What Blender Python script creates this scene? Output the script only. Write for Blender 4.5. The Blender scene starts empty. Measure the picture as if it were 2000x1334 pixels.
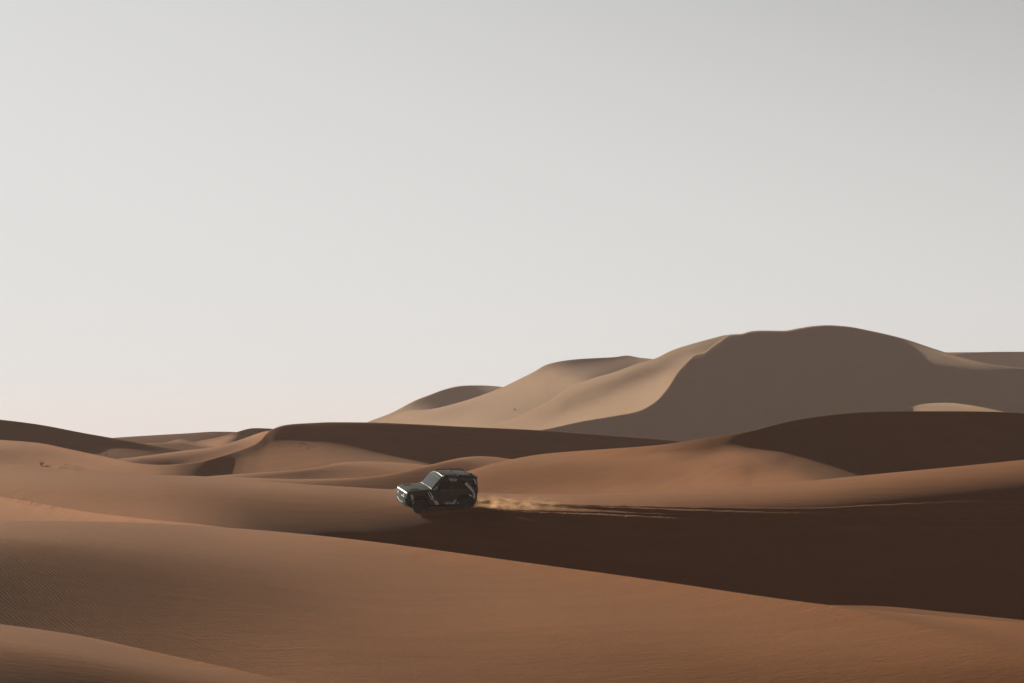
import bpy, bmesh, math, random
import numpy as np
from mathutils import Vector, Matrix
random.seed(7); np.random.seed(7)
SC = bpy.context.scene; COL = SC.collection
# ------------------------------------------------------------------ camera
cam = bpy.data.cameras.new('camera'); CAM = bpy.data.objects.new('camera', cam); COL.objects.link(CAM); SC.camera = CAM
CAM.location = (0, 0, 14.0); CAM.rotation_euler = (math.pi/2, 0, 0)
cam.lens = 100.0; cam.sensor_width = 36.0; cam.shift_y = 0.099          # long lens, level, rising front
cam.clip_start = 0.5; cam.clip_end = 20000
# ------------------------------------------------------------------ sky, sun, exposure
SUN_AZ = math.radians(50.0); SUN_EL = math.radians(19.0)                # sun stands left of the view, beyond the dunes
world = bpy.data.worlds.new("World"); SC.world = world; world.use_nodes = True
wt = world.node_tree; bg = wt.nodes['Background']
sky = wt.nodes.new('ShaderNodeTexSky'); sky.sky_type = 'NISHITA'; sky.sun_disc = False
sky.sun_elevation = SUN_EL; sky.sun_rotation = -SUN_AZ
sky.air_density = 0.6; sky.dust_density = 1.0
_tc = wt.nodes.new('ShaderNodeTexCoord'); _vm = wt.nodes.new('ShaderNodeVectorMath'); _vm.operation = 'MULTIPLY_ADD'
wt.links.new(_tc.outputs['Generated'], _vm.inputs[0]); _vm.inputs[1].default_value = (1, 1, 1); _vm.inputs[2].default_value = (0, 0, .0)
_vn = wt.nodes.new('ShaderNodeVectorMath'); _vn.operation = 'NORMALIZE'; wt.links.new(_vm.outputs[0], _vn.inputs[0]); wt.links.new(_vn.outputs[0], sky.inputs[0])
def wmath(op, a, b):
    n = wt.nodes.new('ShaderNodeMath'); n.operation = op
    for k, v in enumerate((a, b)):
        if isinstance(v, (int, float)): n.inputs[k].default_value = v
        else: wt.links.new(v, n.inputs[k])
    return n.outputs[0]
# dust veil: the sky's blue is washed out, its brightness levels off towards the sun and sinks towards the zenith
bw = wt.nodes.new('ShaderNodeRGBToBW'); wt.links.new(sky.outputs[0], bw.inputs[0])
SKY_STRENGTH = 0.1
L = wmath('POWER', wmath('MULTIPLY', bw.outputs[0], SKY_STRENGTH/0.30), 3.5)
L = wmath('DIVIDE', L, wmath('ADD', L, 1.0))
tint = wt.nodes.new('ShaderNodeMix'); tint.data_type = 'RGBA'; tint.blend_type = 'MULTIPLY'; tint.inputs[0].default_value = 1.0
tint.inputs[6].default_value = (3.98, 3.99, 3.94, 1); wt.links.new(L, tint.inputs[7])
wt.links.new(tint.outputs[2], bg.inputs[0]); bg.inputs[1].default_value = SKY_STRENGTH
sun = bpy.data.lights.new('sun', 'SUN'); SUNO = bpy.data.objects.new('sun', sun); COL.objects.link(SUNO)
sun.energy = 5.0; sun.angle = math.radians(0.5); sun.color = (1.0, 0.98, 0.80)
_d = Vector((-math.sin(SUN_AZ)*math.cos(SUN_EL), math.cos(SUN_AZ)*math.cos(SUN_EL), math.sin(SUN_EL)))
SUNO.rotation_euler = _d.to_track_quat('Z', 'Y').to_euler()
SC.view_settings.view_transform = 'Standard'; SC.view_settings.look = 'None'
SC.view_settings.exposure = 0.95; SC.view_settings.gamma = 1.0; SC.view_settings.use_curve_mapping = False
SC.cycles.volume_bounces = 1; SC.cycles.max_bounces = 6; SC.cycles.volume_step_rate = 1
# ------------------------------------------------------------------ helpers
def tag(o, label=None, cat=None, group=None, kind=None):
    for k, v in (('label', label), ('category', cat), ('group', group), ('kind', kind)):
        if v: o[k] = v
    return o
def link(name, me, mat=None, parent=None):
    o = bpy.data.objects.new(name, me); COL.objects.link(o)
    if mat is not None and not me.materials: me.materials.append(mat)
    if parent is not None: o.parent = parent
    return o
def mesh_np(name, verts, quads, smooth=True):
    me = bpy.data.meshes.new(name); verts = np.asarray(verts, np.float32); quads = np.asarray(quads, np.int32)
    me.vertices.add(len(verts)); me.vertices.foreach_set('co', verts.ravel())
    k = quads.shape[1]; me.loops.add(quads.size); me.loops.foreach_set('vertex_index', quads.ravel())
    me.polygons.add(len(quads)); me.polygons.foreach_set('loop_start', np.arange(0, quads.size, k, dtype=np.int32))
    me.polygons.foreach_set('use_smooth', np.full(len(quads), smooth)); me.update(calc_edges=True); me.validate()
    return me
def material(name, rgb, rough=.6, metal=0., **kw):
    m = bpy.data.materials.new(name); m.use_nodes = True; b = m.node_tree.nodes['Principled BSDF']
    b.inputs['Base Color'].default_value = (*rgb, 1); b.inputs['Roughness'].default_value = rough; b.inputs['Metallic'].default_value = metal
    for k, v in kw.items(): b.inputs[k.replace('_', ' ')].default_value = v
    return m
class NT:
    def __init__(s, m): s.t = m.node_tree; s.b = s.t.nodes['Principled BSDF']
    def n(s, kind, **kw):
        n = s.t.nodes.new(kind)
        for k, v in kw.items(): setattr(n, k, v)
        return n
    def i(s, n, **kw):
        for k, v in kw.items():
            sk = n.inputs[k.replace('_', ' ')] if not k.startswith('i') or not k[1:].isdigit() else n.inputs[int(k[1:])]
            if hasattr(v, 'is_linked'): s.t.links.new(v, sk)
            else: sk.default_value = v
        return n
# ------------------------------------------------------------------ sand
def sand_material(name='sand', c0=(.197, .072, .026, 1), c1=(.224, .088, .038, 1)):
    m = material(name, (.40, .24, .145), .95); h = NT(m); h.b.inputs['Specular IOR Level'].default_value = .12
    tc = h.n('ShaderNodeNewGeometry')
    big = h.i(h.n('ShaderNodeTexNoise'), Vector=tc.outputs['Position'], Scale=.035, Detail=5.0, Roughness=.6)
    st = h.n('ShaderNodeMapping'); st.inputs['Scale'].default_value = (.25, 1.2, 1.2); h.t.links.new(tc.outputs['Position'], st.inputs[0])
    mid = h.i(h.n('ShaderNodeTexNoise'), Vector=st.outputs[0], Scale=.9, Detail=8.0, Roughness=.7)
    ramp = h.n('ShaderNodeMix', data_type='RGBA'); h.i(ramp, i0=big.outputs[0])
    ramp.inputs[6].default_value = c0; ramp.inputs[7].default_value = c1
    r2 = h.n('ShaderNodeMix', data_type='RGBA', blend_type='MULTIPLY'); r2.inputs[0].default_value = 1
    mr = h.n('ShaderNodeMapRange'); h.i(mr, i0=mid.outputs[0]); mr.inputs[1].default_value = .3; mr.inputs[2].default_value = .7; mr.inputs[3].default_value = .93; mr.inputs[4].default_value = 1.07
    h.t.links.new(ramp.outputs[2], r2.inputs[6]); h.t.links.new(mr.outputs[0], r2.inputs[7])
    h.t.links.new(r2.outputs[2], h.b.inputs['Base Color'])
    # wind ripples, strongest in patches
    rm = h.n('ShaderNodeMapping'); rm.inputs['Rotation'].default_value = (0, 0, math.radians(54)); h.t.links.new(tc.outputs['Position'], rm.inputs[0])
    wv = h.n('ShaderNodeTexWave', wave_type='BANDS', bands_direction='Y', wave_profile='SIN')
    h.i(wv, Vector=rm.outputs[0], Scale=3.0, Distortion=4.0, Detail=2.0); wv.inputs['Detail Scale'].default_value = .5
    pat = h.i(h.n('ShaderNodeTexNoise'), Vector=tc.outputs['Position'], Scale=.06, Detail=2.0)
    sx = h.n('ShaderNodeSeparateXYZ'); h.t.links.new(tc.outputs['Position'], sx.inputs[0])
    px_ = h.n('ShaderNodeMath', operation='MULTIPLY_ADD'); h.i(px_, i0=sx.outputs[0]); px_.inputs[1].default_value = -.035; h.t.links.new(pat.outputs[0], px_.inputs[2])
    py_ = h.n('ShaderNodeMath', operation='MULTIPLY_ADD'); h.i(py_, i0=sx.outputs[1]); py_.inputs[1].default_value = -.006; h.t.links.new(px_.outputs[0], py_.inputs[2])
    pm0 = h.n('ShaderNodeMapRange'); h.i(pm0, i0=py_.outputs[0]); pm0.inputs[1].default_value = .15; pm0.inputs[2].default_value = .5
    nr_ = h.n('ShaderNodeMapRange'); h.i(nr_, i0=sx.outputs[1]); nr_.inputs[1].default_value = 52; nr_.inputs[2].default_value = 66
    pm = h.n('ShaderNodeMath', operation='MULTIPLY'); h.i(pm, i0=pm0.outputs[0], i1=nr_.outputs[0])
    wm = h.n('ShaderNodeMath', operation='MULTIPLY'); h.i(wm, i0=wv.outputs[0], i1=pm.outputs[0])
    b1 = h.n('ShaderNodeBump'); h.i(b1, Height=wm.outputs[0]); b1.inputs['Strength'].default_value = .5; b1.inputs['Distance'].default_value = .03
    b2 = h.n('ShaderNodeBump'); h.i(b2, Height=mid.outputs[0], Normal=b1.outputs[0]); b2.inputs['Strength'].default_value = .35; b2.inputs['Distance'].default_value = .15
    fine = h.i(h.n('ShaderNodeTexNoise'), Vector=st.outputs[0], Scale=9.0, Detail=7.0, Roughness=.8)
    b3 = h.n('ShaderNodeBump'); h.i(b3, Height=fine.outputs[0], Normal=b2.outputs[0]); b3.inputs['Strength'].default_value = .9; b3.inputs['Distance'].default_value = .045
    h.t.links.new(b3.outputs[0], h.b.inputs['Normal'])
    return m
SAND = sand_material()
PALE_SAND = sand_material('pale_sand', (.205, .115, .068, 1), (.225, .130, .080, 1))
# ------------------------------------------------------------------ dune field
# every dune: crest line and foot line as seen (px, py), reading of the light on it, rounded or sharp crest
F_PX = 5556.0; HOR = 865.0; CAM_Z = 14.0
SUN_AZ = math.radians(50.0); SUN_EL = math.radians(19.0)
SUN = np.array([-math.sin(SUN_AZ)*math.cos(SUN_EL), math.cos(SUN_AZ)*math.cos(SUN_EL), math.sin(SUN_EL)])
X0, X1 = -400.0, 2400.0
DUNES = [
 dict(name='N0', cap=0.340, D=40, w=1.0, rs=42, crest=[(-400,1165),(0,1219),(150,1240),(300,1273),(450,1305),(600,1338),(900,1410),(1400,1520),(2400,1700)],
  foot=[(-400,1480),(0,1480),(600,1520),(1400,1680),(2400,1850)],
  s={-200:[(1190,140),(1230,120),(1290,70),(1334,50),(1400,45)],0:[(1219,148),(1245,122),(1270,92),(1300,68),(1334,55),(1400,45)],200:[(1250,148),(1275,120),(1300,86),(1334,54),(1400,44)],
     400:[(1293,145),(1315,115),(1334,90),(1400,50)],600:[(1338,120),(1400,70)],1400:[(1520,120),(1600,90)]}),
 dict(name='N1', cap=0.335, D=80, w=1.0, rs=42, crest=[(-400,1035),(-200,1023),(0,1017),(120,1017),(300,1021),(429,1029),(600,1043),(780,1064),(900,1081),(1000,1095),(1100,1109),(1200,1122),(1300,1136),(1450,1159.5),(1615,1182),(1800,1201),(2000,1217),(2400,1260)],
  foot=[(-400,1260),(0,1260),(300,1320),(600,1380),(1400,1420),(2400,1460)],
  s={-200:[(1023,145),(1060,80),(1110,62),(1200,58)],0:[(1018,150),(1035,130),(1060,92),(1100,68),(1150,60),(1215,64)],300:[(1022,150),(1050,122),(1080,88),(1120,74),(1180,76),(1240,84),(1290,90)],
     600:[(1044,150),(1070,132),(1110,102),(1150,90),(1200,96),(1260,108),(1334,112)],1000:[(1098,148),(1120,134),(1160,120),(1220,114),(1280,110),(1334,102)],
     1500:[(1165,140),(1200,130),(1250,119),(1300,106),(1334,95)],1750:[(1197,136),(1250,125),(1300,106),(1334,88)],2000:[(1217,134),(1250,128),(1280,114),(1310,96),(1334,80)]}),
 dict(name='N2', D=118, w=.8, rs=42, crest=[(-400,930),(-100,955),(0,969),(60,979.5),(120,991),(180,1001),(240,1008),(330,1018),(429,1028.5),(600,1060),(800,1100),(1000,1130),(1300,1168),(1450,1179),(1560,1182),(1615,1182),(1700,1183),(1850,1196),(2000,1211.5),(2400,1255)],
  foot=[(-400,1050),(0,1050),(300,1060),(600,1110),(1000,1180),(1600,1230),(2000,1260),(2400,1300)],
  s={-200:[(950,150),(1020,140)],0:[(969,152),(990,150),(1015,138)],200:[(1004,158),(1018,150)],429:[(1029,150),(1050,140)],1000:[(1130,120),(1150,110)],1500:[(1182,95),(1200,95)],1850:[(1196,112),(1210,110)],2100:[(1220,112),(1240,110)]}),
 dict(name='N3', cap=0.335, D=158, w=1.0, rs=42, crest=[(-400,880),(0,906),(120,915),(270,927),(420,931),(510,940),(600,946),(700,952),(780,957),(940,963),(1080,965.5),(1200,963.5),(1350,956),(1500,947),(1700,927),(1850,913),(2000,898),(2400,860)],
  foot=[(-400,1030),(0,1040),(300,1050),(600,1085),(1000,1155),(1500,1215),(2000,1265),(2400,1290)],
  s={-200:[(893,145),(930,135),(960,145),(1000,150)],0:[(906,148),(925,140),(950,135),(975,148),(1000,150)],200:[(920,145),(940,127),(960,120),(985,130),(1005,145)],300:[(928,142),(950,120),(975,114),(1000,128),(1020,138)],
     500:[(940,138),(960,110),(990,82),(1020,68),(1040,62)],700:[(952,135),(970,110),(1000,76),(1030,54),(1060,45)],850:[(960,140),(985,112),(1000,78),(1020,52),(1045,43),(1070,42)],
     1000:[(964,135),(985,125),(997,112),(1012,54),(1030,45),(1060,42)],1200:[(964,135),(985,118),(1000,92),(1014,48),(1050,42)],1400:[(955,135),(975,112),(988,92),(1005,46),(1060,38)],
     1600:[(938,140),(955,125),(975,88),(995,48),(1030,38)],1800:[(917,132),(935,112),(955,80),(975,48),(1000,38)],2000:[(898,125),(915,108),(935,76),(955,48),(980,38)],2400:[(860,125),(880,100),(920,40)]}),
 dict(name='M1', cap=0.360, D=205, w=.8, rs=46, crest=[(-400,1040),(400,1000),(700,965),(800,950),(860,935),(914,920),(965,905),(1010,895),(1055,887),(1100,883),(1170,878),(1290,869),(1340,862),(1400,852),(1475,840),(1535,824),(1600,813),(1655,807),(1715,803.5),(1850,803),(1970,805),(2000,807),(2400,830)],
  foot=[(-400,1080),(700,995),(1000,990),(1500,980),(2000,950),(2400,930)],
  s={800:[(950,140),(965,130)],950:[(909,142),(925,118),(945,106),(962,112)],1050:[(887,150),(905,122),(925,108),(945,110),(962,125)],1170:[(878,150),(890,135),(915,112),(940,118),(962,130)],
     1290:[(869,120),(880,102),(890,138),(905,128),(930,125),(955,138)],1370:[(858,72),(872,68),(885,95),(900,135),(920,135),(945,142)],1430:[(848,44),(863,44),(872,92),(888,138),(915,130),(940,140)],1465:[(842,42),(869,42),(880,100),(892,138),(915,112),(940,140)],
     1500:[(833,40),(877,42),(888,110),(898,122),(912,108),(930,138),(945,140)],1550:[(822,40),(892,42),(902,105),(912,120),(930,130),(942,135)],1600:[(812,40),(909,42),(918,100),(930,122),(938,120)],1640:[(808,40),(920,42),(930,90),(940,110)],1700:[(804,40),(925,40),(945,50)],2000:[(807,40),(930,40)],2400:[(830,40),(930,40)]}),
 dict(name='M2', D=235, w=.8, rs=58, crest=[(-400,965),(200,950),(300,934),(400,932),(500,933.5),(575,936),(650,935),(700,933),(740,929.5),(775,923.5),(810,915),(845,907),(890,895.5),(935,890.5),(965,892),(1004,898),(1100,915),(1400,960),(2400,960)],
  foot=[(-400,1000),(500,975),(800,980),(1100,980),(2400,1010)],
  s={300:[(934,130),(945,120)],500:[(934,132),(942,120)],600:[(936,140),(940,118),(946,95)],650:[(935,142),(940,105),(948,88)],720:[(930,140),(936,95),(948,78)],800:[(917,135),(923,88),(935,74),(950,70)],900:[(894,142),(900,95),(912,78),(930,72)],950:[(891,148),(897,118),(905,106),(915,100)],1000:[(898,130),(910,120)],1400:[(960,120),(970,110)]}),
 dict(name='M3', D=262, w=.8, rs=60, crest=[(-400,965),(350,936),(420,929),(500,923.5),(560,919),(620,913),(650,906),(680,902),(716,901),(770,903),(830,908),(900,920),(1100,950),(2400,985)],
  foot=[(-400,1010),(500,960),(800,960),(1100,990),(2400,1020)],
  s={430:[(929,138),(940,125)],500:[(924,138),(928,112),(933,100)],600:[(915,135),(922,84),(930,86),(936,95)],680:[(902,140),(908,118),(920,105),(932,110)],750:[(902,142),(910,122),(925,115)],830:[(908,140),(920,120)],1400:[(960,130),(980,120)]}),
 dict(name='L6a', D=300, w=.45, rs=64, crest=[(-400,835),(0,859),(75,865),(135,877),(225,896),(270,905),(315,908),(360,906),(390,902),(420,894),(465,880),(500,866),(514,854),(522,844),(535,837),(552,831),(575,828),(600,826.5),(650,824.5),(720,825),(800,828),(900,833),(1050,840),(1200,851),(1330,862),(1450,875),(1600,900),(2400,930)],
  foot=[(-400,940),(0,940),(400,955),(700,945),(1000,925),(1300,905),(1600,930),(2400,960)],
  s={-200:[(847,145),(880,120),(910,125)],0:[(859,150),(872,132),(885,118),(905,125)],75:[(866,145),(880,124),(900,128),(915,135)],150:[(880,145),(895,135),(915,140)],230:[(897,148),(910,140),(925,130)],315:[(908,132),(915,125),(926,125)],
     360:[(906,98),(915,84),(925,84)],400:[(898,66),(905,72),(915,66),(925,66)],440:[(887,74),(900,66),(910,72),(925,78)],480:[(875,76),(885,82),(895,104),(912,112)],520:[(850,62),(862,70),(875,95),(895,115),(918,118)],
     560:[(831,62),(850,62),(862,88),(880,114),(905,120)],620:[(826,62),(852,62),(862,86),(875,112),(895,120)],680:[(825,62),(858,62),(872,76),(882,110),(897,120)],740:[(826,62),(875,62),(885,76),(893,110),(900,120)],
     800:[(828,62),(886,62),(897,84),(905,115)],850:[(830,62),(900,64),(909,100)],950:[(836,60),(920,60)],1300:[(860,60),(900,60)],2400:[(930,100),(950,100)]}),
 dict(name='L6b', D=330, w=.8, rs=68, crest=[(-400,935),(150,912),(225,897),(270,892),(360,880),(420,873),(480,855),(505,846),(524,841),(560,850),(650,870),(1000,900),(2400,940)],
  foot=[(-400,970),(225,920),(400,918),(540,900),(1000,930),(2400,970)],
  s={225:[(896,142),(905,130)],270:[(892,142),(900,94),(905,88)],330:[(884,144),(892,112),(900,78),(905,74)],400:[(875,150),(885,112),(893,104),(900,120)],450:[(863,152),(872,122),(880,118),(885,130)],500:[(848,168),(858,150),(866,138)],522:[(841,165),(850,150)],1000:[(900,120),(920,120)]}),
 dict(name='L7', D=370, w=.3, rs=70, crest=[(-400,790),(0,819.5),(75,829),(165,846),(240,859),(300,870),(360,880),(450,900),(1000,930),(2400,950)],
  foot=[(-400,890),(0,890),(200,912),(400,920),(1000,960),(2400,980)],
  s={-200:[(806,72),(870,72)],0:[(819,70),(858,72)],75:[(829,70),(855,72),(866,78)],150:[(843,70),(868,72),(876,90),(884,102)],200:[(852,70),(864,74),(872,94),(880,106),(892,102)],260:[(863,70),(872,76),(880,96),(890,98)],330:[(872,72),(880,80)],1000:[(930,100),(950,100)]}),
 dict(name='L8b', D=470, w=.5, rs=88, crest=[(-400,935),(150,890),(240,870),(279,866.5),(324,864),(340,860),(351,857.5),(362,859),(381,864),(420,873),(500,890),(1000,930),(2400,950)],
  foot=[(-400,960),(200,910),(350,900),(500,915),(1000,950),(2400,970)],
  s={250:[(870,140),(875,125)],280:[(866,140),(870,120)],320:[(864,140),(867,112),(872,108)],351:[(857,142),(861,116),(870,110)],380:[(864,150),(868,120),(872,110)],400:[(869,150),(873,120)],1000:[(930,110),(940,110)]}),
 dict(name='L8c', D=520, w=.5, rs=90, crest=[(-400,935),(200,910),(330,878),(387,862),(435,852),(462,844),(478,839),(495,836),(528,837),(560,842),(650,860),(1000,900),(2400,940)],
  foot=[(-400,965),(300,910),(400,890),(560,880),(1000,930),(2400,970)],
  s={340:[(874,145),(880,140)],387:[(862,138),(870,150)],435:[(852,135),(858,155),(866,155)],452:[(848,125),(854,155),(860,110)],465:[(843,96),(852,92)],528:[(837,92),(850,92)],1000:[(900,110),(920,110)]}),
 dict(name='L8a', D=590, w=.4, rs=92, crest=[(-400,885),(150,862),(222,855),(300,850),(370,846),(420,843),(459,843.5),(500,848),(600,862),(1000,885),(2400,900)],
  foot=[(-400,920),(150,890),(450,875),(1000,920),(2400,930)],
  s={150:[(862,92),(880,92)],459:[(843,94),(860,94)],1000:[(890,94),(920,94)]}),
 dict(name='H5', D=640, w=.8, rs=96, crest=[(-400,930),(900,900),(1500,880),(1700,830),(1760,806),(1785,793),(1810,788),(1850,786.5),(1900,792),(1960,804),(2050,825),(2400,860)],
  foot=[(-400,960),(900,925),(1500,910),(1800,850),(2100,870),(2400,890)],
  s={1500:[(880,110),(890,110)],1770:[(800,105),(830,110)],1800:[(789,165),(810,160)],1850:[(787,168),(800,155),(830,150)],1920:[(796,165),(804,150)],2100:[(830,130),(850,130)]}),
 dict(name='H1', D=700, w=.15, rs=98, crest=[(-400,905),(700,875),(900,855),(1047,841),(1140,822),(1200,812),(1245,803),(1281,783),(1305,755),(1326,722),(1347,701),(1356,692),(1374,689),(1392,674),(1410,663),(1423,653.5),(1449,652),(1465,647),(1490,645.5),(1530,646),(1560,641),(1590,636.5),(1615,635),(1650,637),(1700,646),(1760,660),(1830,683),(1880,698),(1920,708),(1970,716.5),(2010,720),(2400,750)],
  foot=[(-400,935),(900,890),(1300,890),(1700,880),(2000,870),(2400,870)],
  s={900:[(855,100),(880,100)],1250:[(803,98),(850,98)],1340:[(705,98),(722,98),(800,98),(850,104)],1370:[(690,98),(700,98),(715,112),(730,98),(850,108)],1400:[(668,98),(718,98),(735,108),(750,98),(850,112)],1500:[(645,98),(780,98),(850,112)],1650:[(637,98),(800,98),(840,108)],1700:[(646,98),(670,98),(692,104),(697,124),(702,96),(850,104)],
     1760:[(660,98),(668,118),(690,120),(699,132),(705,94),(850,100)],1820:[(680,132),(695,132),(703,142),(709,94),(850,98)],1880:[(698,150),(708,155),(715,94),(850,94)],1940:[(711,158),(715,150),(720,94)],2000:[(718,96),(850,94)],2400:[(750,94),(850,94)]}),
 dict(name='H2', up=1.0, D=760, w=.5, rs=98, crest=[(-400,925),(800,868),(900,850),(980,826),(1044,799),(1092,771),(1122,750),(1137,746),(1160,738),(1200,727),(1240,712),(1281,700),(1310,685),(1350,672),(1400,658.5),(1424,653),(1450,665),(1600,720),(2000,780),(2400,820)],
  foot=[(-400,955),(900,885),(1100,870),(1300,865),(1424,850),(1800,850),(2400,880)],
  s={900:[(850,165),(870,165)],1000:[(818,165),(840,168)],1044:[(800,162),(815,166),(830,170)],1092:[(771,165),(785,160),(800,148),(815,162),(828,175)],1140:[(745,170),(760,160),(775,135),(790,150),(805,172),(820,180)],1200:[(727,170),(740,150),(750,126),(765,150),(780,175),(800,175)],
     1250:[(709,165),(725,132),(735,126),(750,158),(770,180),(795,175)],1300:[(690,160),(700,145),(715,135),(730,165),(745,180)],1340:[(676,160),(688,138),(698,162)],1390:[(662,152),(668,132)],1450:[(665,140),(700,140)],2400:[(820,140),(850,140)]}),
 dict(name='H3', up=1.0, D=830, w=.5, rs=96, crest=[(-400,925),(600,885),(700,842),(760,816),(800,802),(842,799),(870,793),(900,785),(940,772),(981,756.5),(1015,740),(1050,722),(1062,714),(1080,708.5),(1104,704),(1140,700.5),(1170,699),(1206,697),(1217,694.5),(1225,694),(1245,698),(1281,702),(1350,730),(1500,790),(2400,870)],
  foot=[(-400,955),(600,905),(800,870),(1000,870),(1300,860),(2400,910)],
  s={600:[(885,160),(900,160)],760:[(816,168),(830,165)],800:[(803,165),(820,170)],900:[(785,170),(800,155),(815,165),(825,175)],980:[(757,170),(780,165),(800,160),(820,158),(835,168)],1040:[(725,165),(745,168),(770,165),(790,155),(820,155)],1070:[(711,108),(718,140),(730,168),(750,165),(800,150),(830,150)],
     1120:[(703,98),(715,112),(730,140),(740,168),(747,165)],1170:[(699,98),(710,115),(720,130),(730,115),(738,110)],1215:[(695,98),(703,122),(712,118),(720,110)],1235:[(695,108),(703,128),(712,120),(720,110)],1260:[(700,150),(704,130)],1400:[(750,140),(800,140)],2400:[(870,140),(890,140)]}),
 dict(name='H4', D=920, w=.3, rs=96, crest=[(-400,925),(600,870),(680,841),(716,825),(770,804),(788,794),(815,780),(840,771),(860,763),(885,756),(905,753),(940,752.5),(981,755.5),(1050,765),(1200,800),(2400,890)],
  foot=[(-400,955),(600,895),(750,865),(900,840),(1050,840),(1200,860),(2400,920)],
  s={600:[(870,150),(885,150)],716:[(825,162),(835,162)],788:[(794,152),(805,165)],815:[(780,108),(790,106),(798,130)],860:[(763,98),(785,98),(795,102)],915:[(753,98),(778,98)],950:[(753,105),(760,122),(766,104)],980:[(756,145),(765,130)],1200:[(800,140),(840,140)]}),
 dict(name='H0', D=1040, w=.5, rs=92, crest=[(-400,890),(1300,800),(1600,720),(1800,692),(1850,688),(1900,688),(1950,687),(2000,687),(2400,700)],
  foot=[(-400,920),(1300,840),(1600,770),(2000,750),(2400,760)],
  s={1600:[(720,140),(750,140)],1850:[(688,145),(700,120)],1870:[(689,140),(692,98),(710,92)],1900:[(688,95),(710,92)],2400:[(700,92),(740,92)]}),
]
def lin(v):
    v = np.asarray(v, float)/255.0
    return np.where(v < .04045, v/12.92, ((v+.055)/1.055)**2.4)
def pchip(pts, xq):
    p = np.array(pts, float); x, y = p[:,0], p[:,1]
    h = np.diff(x); d = np.diff(y)/h; m = np.zeros(len(x)); m[0], m[-1] = d[0], d[-1]
    for i in range(1, len(x)-1):
        if d[i-1]*d[i] > 0:
            w1 = 2*h[i]+h[i-1]; w2 = h[i]+2*h[i-1]; m[i] = (w1+w2)/(w1/d[i-1]+w2/d[i])
    i = np.clip(np.searchsorted(x, xq, side='right')-1, 0, len(x)-2)
    t = (xq-x[i])/h[i]; t2, t3 = t*t, t*t*t
    return (2*t3-3*t2+1)*y[i]+(t3-2*t2+t)*h[i]*m[i]+(-2*t3+3*t2)*y[i+1]+(t3-t2)*h[i]*m[i+1]
SIG = dict(L6a=4, H1=4, H2=8, H3=6, L8b=5, L8c=5, L8a=8, H5=9, H4=8, L6b=8, M2=16, M3=14, N1=85, N0=30, N2=22, N3=25, M1=16, L7=12)
def line(d, key, xq):                           # outline rounded off like wind-laid sand
    s = SIG.get(d['name'], 14); k = np.linspace(-2.5, 2.5, 21); w = np.exp(-.5*k*k); w /= w.sum()
    return sum(wi*pchip(d[key], xq+s*ki) for wi, ki in zip(w, k))
def cubic_up(a, n, axis):                       # Catmull-Rom resample of an axis to n samples
    a = np.moveaxis(a, axis, -1); m = a.shape[-1]
    p = np.concatenate([2*a[..., :1]-a[..., 1:2], a, 2*a[..., -1:]-a[..., -2:-1]], -1)
    s = np.linspace(0, m-1, n); i = np.clip(s.astype(int), 0, m-2); t = s-i
    p0, p1, p2, p3 = p[..., i], p[..., i+1], p[..., i+2], p[..., i+3]
    r = .5*(2*p1+(p2-p0)*t+(2*p0-5*p1+4*p2-p3)*t*t+(3*p1-p0-3*p2+p3)*t**3)
    return np.moveaxis(r, -1, axis)
def g_of(v, w): return (1-w)*v + w*(1-(1-v)**2)
def rays(xs, ys): return np.stack([(xs-1000)/F_PX, np.ones_like(xs), -(ys-HOR)/F_PX], -1)
GAIN = .62
def columns(n):                                 # more columns where a crest drops steeply across the view
    x = np.linspace(X0, X1, 5601)
    den = 1+1.6*np.exp(-((x-1350)/170)**2)+1.7*np.exp(-((x-520)/110)**2)
    c = np.concatenate([[0], np.cumsum(.5*(den[1:]+den[:-1]))])
    return np.interp(np.linspace(0, c[-1], n), c, x)
def setup(nu, nv):
    xs = columns(nu); v = np.linspace(0, 1, nv)
    R, B, DY = [], [], []
    for d in DUNES:
        cy, fy = line(d, 'crest', xs), line(d, 'foot', xs)
        g = g_of(v, d['w'])[:, None]
        ys = fy[None]+(cy-fy)[None]*g
        R.append(rays(np.broadcast_to(xs, ys.shape), ys)); DY.append((fy-cy)[None]*np.gradient(g[:,0])[:,None])
        kx = sorted(d['s']); cols = []
        base = float(lin(d['rs']))
        for k in kx:
            smp = d['s'][k]; ck = pchip(d['crest'], np.array([float(k)]))[0]; fk = pchip(d['foot'], np.array([float(k)]))[0]
            fr = np.array([(a-ck)/(fk-ck) for a, _ in smp]); bv = (lin([b*d.get('up', 1) for _, b in smp])-base)/GAIN
            rv = np.array([b for _, b in smp], float); k10 = float((lin(d['rs']+12)-base)/GAIN)
            bv = np.where(rv < d['rs']+12, -.09+(k10+.09)*np.clip((rv-d['rs'])/12, 0, 1), bv)
            bv = np.minimum(bv, d.get('cap', 9))
            cols.append(np.interp(1-g[:,0], fr, bv))
        cols = np.array(cols); kx = np.array(kx, float)
        bt = np.stack([np.interp(xs, kx, cols[:, j]) for j in range(nv)])
        B.append(bt)
    return xs, np.array(R), np.array(B), np.array(DY)
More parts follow.
